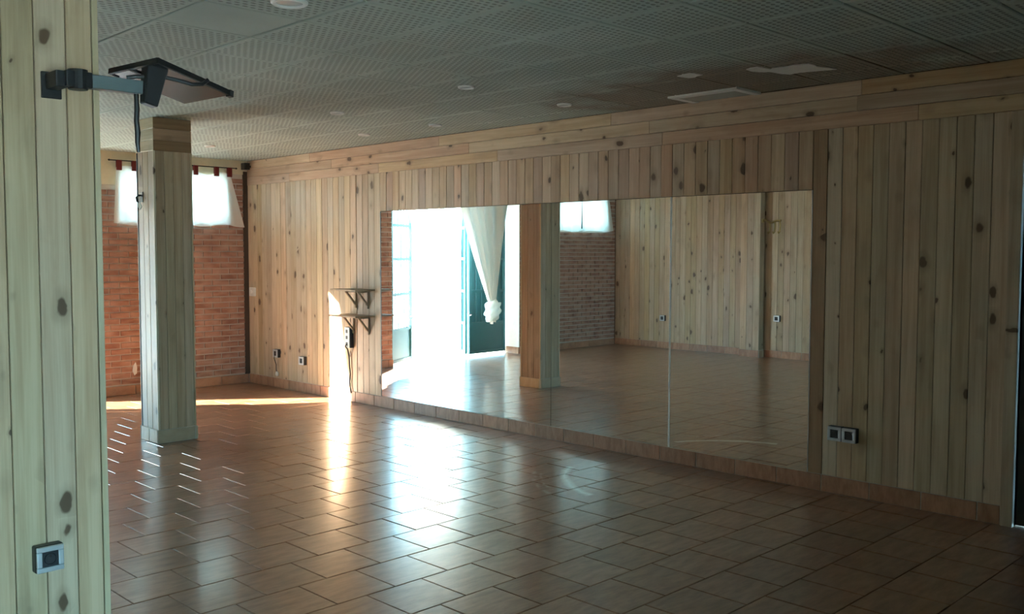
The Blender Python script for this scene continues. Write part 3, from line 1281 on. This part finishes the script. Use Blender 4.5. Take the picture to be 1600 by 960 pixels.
# ---- two little shelves on brackets
for (zz, brs, a, b, d, lab) in ((-.362, (7.81, 7.61), 7.50, 7.925, .235, 'upper little wooden shelf on two slanted brackets'),
                                (-.618, (7.85, 7.60), 7.50, 7.955, .235, 'lower little wooden shelf just above the power strip')):
    loc = W((a + b) / 2, V, zz)
    t = tag(empty('wall_shelf', loc), lab, 'shelf', 'little bracket shelves')
    bm = bmesh.new()
    uvbox(bm, a, b, V - d, V - .001, zz - .008, zz + .008, .002)
    mesh_obj('shelf_board', rel(bm, loc), SHELF, t)
    for bu in brs:
        br = empty('bracket', (0, 0, 0))
        br.parent = t
        w = .011
        bm = bmesh.new()
        uvbox(bm, bu - w, bu + w, V - .020, V - .001, zz - .185, zz - .0085, .001)
        mesh_obj('upright', rel(bm, loc), SHELF, br)
        bm = bmesh.new()
        uvbox(bm, bu - w, bu + w, V - .135, V - .021, zz - .026, zz - .0085, .001)
        mesh_obj('arm', rel(bm, loc), SHELF, br)
        bm = bmesh.new()
        p, q = W(bu, V - .012, zz - .15), W(bu, V - .125, zz - .02)
        dr = (q - p).normalized()
        sd = Vector((0, 1, 0))
        up_ = dr.cross(sd)
        vs = []
        for e in (p, q):
            for sx_, sz_ in ((-1, -1), (1, -1), (1, 1), (-1, 1)):
                vs.append(bm.verts.new(e + sd * sx_ * w * S * .95 + up_ * sz_ * .010))
        for f_ in ((0, 1, 2, 3), (4, 5, 6, 7), (0, 1, 5, 4), (1, 2, 6, 5), (2, 3, 7, 6), (3, 0, 4, 7)):
            bm.faces.new([vs[i] for i in f_])
        mesh_obj('strut', rel(bm, loc), SHELF, br)

# ---- white control box near the corner, black speaker above
loc = W(9.80, V, -.445)
t = tag(empty('thermostat', loc), 'small white control box on pine boards beside the brick corner', 'thermostat')
bm = bmesh.new()
uvbox(bm, 9.755, 9.855, V - .035, V, -.495, -.395, .006)
mesh_obj('housing', rel(bm, loc), WHITEP, t)
bm = bmesh.new()
tube(bm, [W(9.80, V - .034, -.445), W(9.80, V - .046, -.445)], .020, 16)
mesh_obj('dial', rel(bm, loc), WHITE, t)
loc = W(9.84, V, .985)
t = tag(empty('corner_speaker', loc), 'tiny black speaker box high in the brick wall corner', 'speaker')
bm = bmesh.new()
uvbox(bm, 9.80, 9.885, V - .10, V - .03, .945, 1.02, .006)
mesh_obj('housing', rel(bm, loc), BLACK, t)
bm = bmesh.new()
uvbox(bm, 9.83, 9.855, V - .03, V, .97, .995)
mesh_obj('bracket', rel(bm, loc), BLACK, t)
bm = bmesh.new()
tube(bm, [W(9.801, V - .065, .983), W(9.795, V - .065, .983)], .026, 16)
mesh_obj('grille', rel(bm, loc), IRON, t)

# ---- television bracket on the near column
tl = W(3.3, 1.32, .56)
t = tag(empty('tv_bracket', tl), 'black swivelling television bracket with tilted steel tray on the near column', 'tv bracket')
bm = bmesh.new()
uvbox(bm, C0 - .012, C0, 1.150, 1.215, .520, .608, .003)
mesh_obj('wall_plate', rel(bm, tl), BLACK, t)
bm = bmesh.new()
uvbox(bm, C0 - .105, C0 - .01, 1.163, 1.205, .548, .602, .004)
mesh_obj('stand_off', rel(bm, tl), BLACK, t)
bm = bmesh.new()
tube(bm, [W(3.3, 1.235, .545), W(3.3, 1.235, .61)], .034, 14)
uvbox(bm, 3.275, 3.325, 1.19, 1.275, .551, .603, .003)
mesh_obj('hinge', rel(bm, tl), BLACK, t)
bm = bmesh.new()
uvbox(bm, 3.28, 3.32, 1.272, 1.492, .553, .599, .003)
ar = mesh_obj('arm', rel(bm, tl), ARM, t)
ar['label'] = 'grey-green square arm'
# tray: corners solved in place
Lc, Nc, Rc = W(3.44, 1.396, .640), W(3.20, 1.465, .655), W(3.30, 1.796, .592)
ea, eb = Lc - Nc, Rc - Nc
nrm = ea.cross(eb).normalized()
if nrm.z < 0:
    nrm = -nrm


def slab(a0, a1, b0, b1, h0, h1):
    bm = bmesh.new()
    vs = []
    for h in (h0, h1):
        for a, b in ((a0, b0), (a1, b0), (a1, b1), (a0, b1)):
            vs.append(bm.verts.new(Nc + ea * a + eb * b + nrm * h - tl))
    for f_ in ((0, 1, 2, 3), (4, 5, 6, 7), (0, 1, 5, 4), (1, 2, 6, 5), (2, 3, 7, 6), (3, 0, 4, 7)):
        bm.faces.new([vs[i] for i in f_])
    return bm


tray = mesh_obj('tray', slab(.01, .99, .01, .99, 0, .004), STEEL, t)
for a in ((0, 1, -.01, .025), (-.015, .025, 0, 1), (.985, 1.01, 0, .12)):
    mesh_obj('rim', slab(a[0], a[1], a[2], a[3], -.004, .016), BLACK, tray)
mesh_obj('rim', slab(.55, .60, -.0, .42, -.006, -.0), BLACK, tray)
mesh_obj('rim', slab(-.02, .06, .96, 1.015, -.008, .018), BLACK, tray)
# swivel post between arm and tray
bm = bmesh.new()
pts_top = [W(3.245, 1.452, .653), W(3.245, 1.528, .648), W(3.30, 1.528, .648), W(3.30, 1.452, .653)]
pts_bot = [W(3.262, 1.445, .522), W(3.262, 1.493, .510), W(3.305, 1.493, .510), W(3.305, 1.445, .522)]
A_ = [bm.verts.new(p - tl) for p in pts_top]
B_ = [bm.verts.new(p - tl) for p in pts_bot]
bm.faces.new(A_)
bm.faces.new(B_)
for i in range(4):
    bm.faces.new((A_[i], A_[(i + 1) % 4], B_[(i + 1) % 4], B_[i]))
bmesh.ops.bevel(bm, geom=list(bm.edges), offset=.004, segments=1, affect='EDGES')
mesh_obj('swivel_post', bm, BLACK, t)
# straps
bm = bmesh.new()
tube(bm, [W(3.27, 1.50, .622), W(3.25, 1.56, .612), W(3.24, 1.61, .602), W(3.24, 1.65, .608), W(3.235, 1.67, .625)], .008)
mesh_obj('strap', rel(bm, tl), BLACK, t)
bm = bmesh.new()
tube(bm, [W(3.27, 1.47, .612), W(3.29, 1.43, .613), W(3.30, 1.40, .606)], .008)
mesh_obj('strap', rel(bm, tl), BLACK, t)
# cable hanging from the arm
bm = bmesh.new()
tube(bm, [W(3.30, 1.432, .556), W(3.30, 1.434, .50), W(3.30, 1.431, .46), W(3.30, 1.435, .42), W(3.30, 1.433, .385), W(3.30, 1.437, .352)],
     [.009, .010, .010, .011, .009, .006])
mesh_obj('cable', rel(bm, tl), BLACK, t)

# ---- recessed downlights
lens = flat('lamp_glass', (.66, .70, .70), .2)


def downlight(label, r):
    t = tag(empty('downlight'), label, 'ceiling light', 'recessed ceiling downlights')
    bm = bmesh.new()
    lathe(bm, [(r * .72, .004), (r * .74, -.010), (r * .86, -.014), (r, -.006), (r, .002)], 28)
    mesh_obj('trim_ring', bm, WHITEP, t, smooth=True)
    bm = bmesh.new()
    rg = lathe(bm, [(r * .74, -.004), (r * .5, -.0015), (r * .2, -.0005)], 28)
    bm.faces.new(rg[-1])
    mesh_obj('lamp_face', bm, lens, t, smooth=True)
    return t


dl = downlight('large round downlight cut by the top edge above the plain panel', .083)
dl.location = W(3.516, 2.184, HC)
lm = downlight('bright downlight in the middle of the ceiling', .058)
lm.location = W(4.49, 4.06, HC)
for (u, v, lab) in ((4.525, 5.022, 'dim downlight near the mirror wall, right of the bright one'),
                    (5.997, 4.125, 'downlight left of and beyond the bright middle one'),
                    (5.99, 5.074, 'downlight close to the lying boards above the mirror'),
                    (6.918, 5.04, 'farthest small downlight above the mirror end'),
                    (8.738, 4.515, 'downlight between the pillar and the brick wall')):
    dup(lm, W(u, v, HC), 0, lab)


# ---- curtains
def sheet(name, fn, nu, nv, mat, parent, loc, thick=.002):
    bm = bmesh.new()
    g = [[bm.verts.new(fn(i / nu, j / nv) - loc) for j in range(nv + 1)] for i in range(nu + 1)]
    for i in range(nu):
        for j in range(nv):
            bm.faces.new((g[i][j], g[i + 1][j], g[i + 1][j + 1], g[i][j + 1]))
    return mesh_obj(name, bm, mat, parent, smooth=True)


def window_curtain(v0t, v1t, v0b, v1b, zt, zb, tabs, label, folds, grp):
    loc = W(U - .04, (v0t + v1t) / 2, zb)
    t = tag(empty('window_curtain', loc), label, 'curtain', grp)

    def fn(s, q):
        v0 = v0t + (v0b - v0t) * q
        v1 = v1t + (v1b - v1t) * q
        sag = .018 * math.sin(s * math.pi * 3) * (1 - q)
        wob = .012 * math.sin(s * 9 + q * 2) * q
        du = .016 * math.sin(s * math.pi * 2 * folds + q * 1.1) * (.45 + .6 * q)
        return W(U - .045 + du, v0 + (v1 - v0) * s, zt + sag + (zb + wob - zt) * q)
    sheet('cloth', fn, 48, 14, COTTON, t, loc)
    for tv in tabs:
        bm = bmesh.new()
        uvbox(bm, U - .062, U - .028, tv - .026, tv + .026, zt - .03, zt + .075, .004)
        mesh_obj('tab', rel(bm, loc), RED, t)
    return t


def rod(v0, v1, z, label, r=.006, u=U - .045):
    loc = W(u, (v0 + v1) / 2, z)
    t = tag(empty('curtain_rod', loc), label, 'curtain rod')
    bm = bmesh.new()
    tube(bm, [W(u, v0, z), W(u, v1, z)], r, 8)
    mesh_obj('rod', rel(bm, loc), IRON, t)
    for vv in (v0, v1):
        bm = bmesh.new()
        tube(bm, [W(u, vv - .012, z), W(u, vv, z), W(u, vv + .012, z)], [r * .8, r * 2, r * .8], 8)
        mesh_obj('finial', rel(bm, loc), IRON, t)
        bm = bmesh.new()
        vk = vv + (.03 if vv == v0 else -.03)
        tube(bm, [W(u, vk, z), W(U + .01, vk, z)], r * .7, 6)
        mesh_obj('rod_bracket', rel(bm, loc), IRON, t)


rod(3.99, 5.42, .955, 'thin dark curtain rod above the window behind the pillar')
window_curtain(4.06, 4.74, 4.03, 4.76, .885, .297, (4.09, 4.25, 4.50, 4.70),
               'white window curtain with red tabs left of the pillar', 4, 'short tabbed window curtains')
window_curtain(4.80, 5.345, 4.78, 5.505, .885, .303, (4.93, 5.178, 5.335),
               'white window curtain with red tabs right of the pillar, hem flaring', 3.5, 'short tabbed window curtains')
rod(-.97, .46, .975, 'thin dark curtain rod above the reflected window')
window_curtain(-.90, -.235, -1.04, -.235, .905, .355, (-.86, -.62, -.33),
               'white curtain beside the panelled corner, shown in the middle mirror', 3.5, 'short tabbed window curtains')
window_curtain(-.232, .42, -.232, .45, .905, .345, (-.15, .1, .38),
               'white curtain half hidden behind the reflected pillar', 3.5, 'short tabbed window curtains')

rod(1.16, 3.46, .928, 'long curtain rod over the gateway', .011, U - .075)


def door_curtain(va, vb, kv, kz, kw, ztail, label, zt=.895, foot=None, mat=CREAM):
    loc = W(U - .075, kv, kz)
    t = tag(empty('door_curtain', loc), label, 'curtain', 'tied door curtains')

    def fn(s, q):
        e = q ** 1.15
        w0, w1 = va, vb
        k0, k1 = foot or (kv - kw / 2, kv + kw / 2)
        v = (w0 + (w1 - w0) * s) * (1 - e) + (k0 + (k1 - k0) * s) * e
        amp = .020 + .016 * math.sin(q * math.pi)
        du = amp * math.sin(s * math.pi * 10 + 1.2 * math.sin(s * 7 + kv) + .6 * math.sin(q * 3)) + .02 * math.sin(s * 5 + q * 2)
        return W(U - .085 + du * (1 - .3 * e), v, zt + (kz - zt) * q)
    sheet('cloth', fn, 130, 22, mat, t, loc)
    # the knot: a lumpy bundle with a loose tail
    bm = bmesh.new()
    bmesh.ops.create_icosphere(bm, subdivisions=4, radius=1)
    for q in bm.verts:
        d = q.co.normalized()
        n_ = noise.noise(d * 2.3 + Vector((kv, 0, 0))) * .28 + .10 * math.sin(d.z * 9 + d.x * 5)
        q.co = Vector((d.x * kw * .95, d.y * .075, d.z * .155)) * (1 + n_) * S
        q.co += Vector((-.03 * d.z, -.01, -.12 * S))
    mesh_obj('knot', bm, COTTON, t, smooth=True)

    def tail(s, q):
        w = kw * (.55 + .25 * q)
        return W(U - .10 + .02 * math.sin(s * 14 + q), kv - w / 2 + w * s, kz - .17 + (ztail - kz + .17) * q + .015 * math.sin(s * 6))
    sheet('tail', tail, 24, 5, CREAM, t, loc)
    return t


door_curtain(2.30, 3.40, 2.79, -.60, .12, -.82, 'thin white door curtain tied high, nearest the brick strip',
             foot=(2.34, 2.85), mat=COTTON)
door_curtain(1.40, 2.44, 1.75, -.70, .15, -1.0, 'cream door curtain tied in a big low knot, beside the white reveal')


# ---- gate leaves
def gate_leaf(hinge, end, label, bars, sun_fold=None, sheet_=False):
    z0, z1 = FL + .03, DTOP - .02
    loc = W(hinge[0], hinge[1], FL)
    t = tag(empty('iron_gate', loc), label, 'gate', 'gate leaves of the gateway')

    def leaf(parent, h, e, nb):
        hv, ev = W(h[0], h[1], 0), W(e[0], e[1], 0)
        d = Vector((ev.x - hv.x, ev.y - hv.y, 0))
        ln = d.length
        ang = math.atan2(d.y, d.x)
        M = Matrix.Translation(Vector((hv.x, hv.y, 0))) @ Matrix.Rotation(ang, 4, 'Z')

        def piece(name, x0, x1, y0, y1, a, b, mat=TEAL):
            bm = bmesh.new()
            bbox(bm, (x0, y0, (a + EYE) * S), (x1, y1, (b + EYE) * S))
            bmesh.ops.transform(bm, matrix=M, verts=bm.verts)
            return mesh_obj(name, rel(bm, loc), mat, parent)
        w = .045
        piece('stile', 0, w, -.02, .02, z0, z1)
        piece('stile', ln - w, ln, -.02, .02, z0, z1)
        for zz in (z0 + .02, -1.03, -.555, -.08, .37, z1 - .02):
            piece('rail', w, ln - w, -.017, .017, zz - .02, zz + .02)
        piece('bottom_panel', w, ln - w, -.004, .004, z0 + .04, -1.05)
        if sheet_:
            piece('back_sheet', w, ln - w, .018, .022, -1.05, z1 - .02)
        for i in range(nb):
            x = w + (ln - 2 * w) * (i + 1) / (nb + 1)
            bm = bmesh.new()
            tube(bm, [(x, 0, (-1.01 + EYE) * S), (x, 0, (z1 - .04 + EYE) * S)], .0085, 8)
            bmesh.ops.transform(bm, matrix=M, verts=bm.verts)
            mesh_obj('bar', rel(bm, loc), TEAL, parent)
        return piece
    pc = leaf(t, hinge, end, bars)
    if sun_fold:
        leaf(t, sun_fold[0], sun_fold[1], max(2, bars - 2))
    bm = bmesh.new()
    e_ = W(end[0], end[1], -.9)
    tube(bm, [e_ + Vector((0, -.03, 0)), e_ + Vector((0, -.07, .01)), e_ + Vector((.07, -.075, .03))], .009)
    mesh_obj('gate_handle', rel(bm, loc), STEEL, t)
    return t


gate_leaf((U + .05, 3.478), (10.34, 2.85), 'teal iron gate leaf swung outwards beside the brick strip', 5)
gate_leaf((U + .28, 1.16), (U + .27, 1.90), 'teal iron gate leaf with solid lower panel beside the white reveal', 5,
          ((U + .32, 1.90), (U + .60, 1.73)), True)  # second leaf, added and folded outwards to block the low sun

# ---- hooks
loc = W(7.41, PA, .42)
t = tag(empty('cord_hook', loc), 'small dark hook with a scrap of white string on the pillar', 'hook')
bm = bmesh.new()
tube(bm, [W(7.41, PA, .45), W(7.41, PA - .025, .452), W(7.41, PA - .045, .435), W(7.41, PA - .04, .405), W(7.41, PA - .022, .40)], .008)
uvbox(bm, 7.385, 7.435, PA - .006, PA, .40, .48)
mesh_obj('hook', rel(bm, loc), IRON, t)
bm = bmesh.new()
tube(bm, [W(7.41, PA - .03, .45), W(7.39, PA - .03, .40), W(7.375, PA - .02, .36), W(7.40, PA - .02, .345), W(7.43, PA - .02, .36), W(7.42, PA - .03, .40)], .005)
mesh_obj('string', rel(bm, loc), WHITEP, t)

loc = W(7.1, VO, .42)
t = tag(empty('hook_rack', loc), 'curled brass wall hooks reflected beside the shallow pier', 'hook rack')
bm = bmesh.new()
uvbox(bm, PI0 - .008, PI0, VO + .05, VO + .12, .44, .50, .003)
mesh_obj('back_plate', rel(bm, loc), BRASS, t)
bm = bmesh.new()
tube(bm, [W(PI0 - .005, VO + .085, .47), W(PI0 - .05, VO + .09, .485), W(PI0 - .09, VO + .08, .45), W(PI0 - .14, VO + .07, .44),
          W(PI0 - .20, VO + .06, .465), W(PI0 - .27, VO + .05, .47)], .016)
mesh_obj('curled_arm', rel(bm, loc), BRASS, t)
for i, du in enumerate((.10, .18, .26)):
    bm = bmesh.new()
    tube(bm, [W(PI0 - du, VO + .065, .46), W(PI0 - du - .01, VO + .062, .40), W(PI0 - du, VO + .062, .31), W(PI0 - du, VO + .10, .29),
              W(PI0 - du, VO + .115, .315)], [.014, .013, .012, .012, .010])
    mesh_obj('prong', rel(bm, loc), BRASS, t)
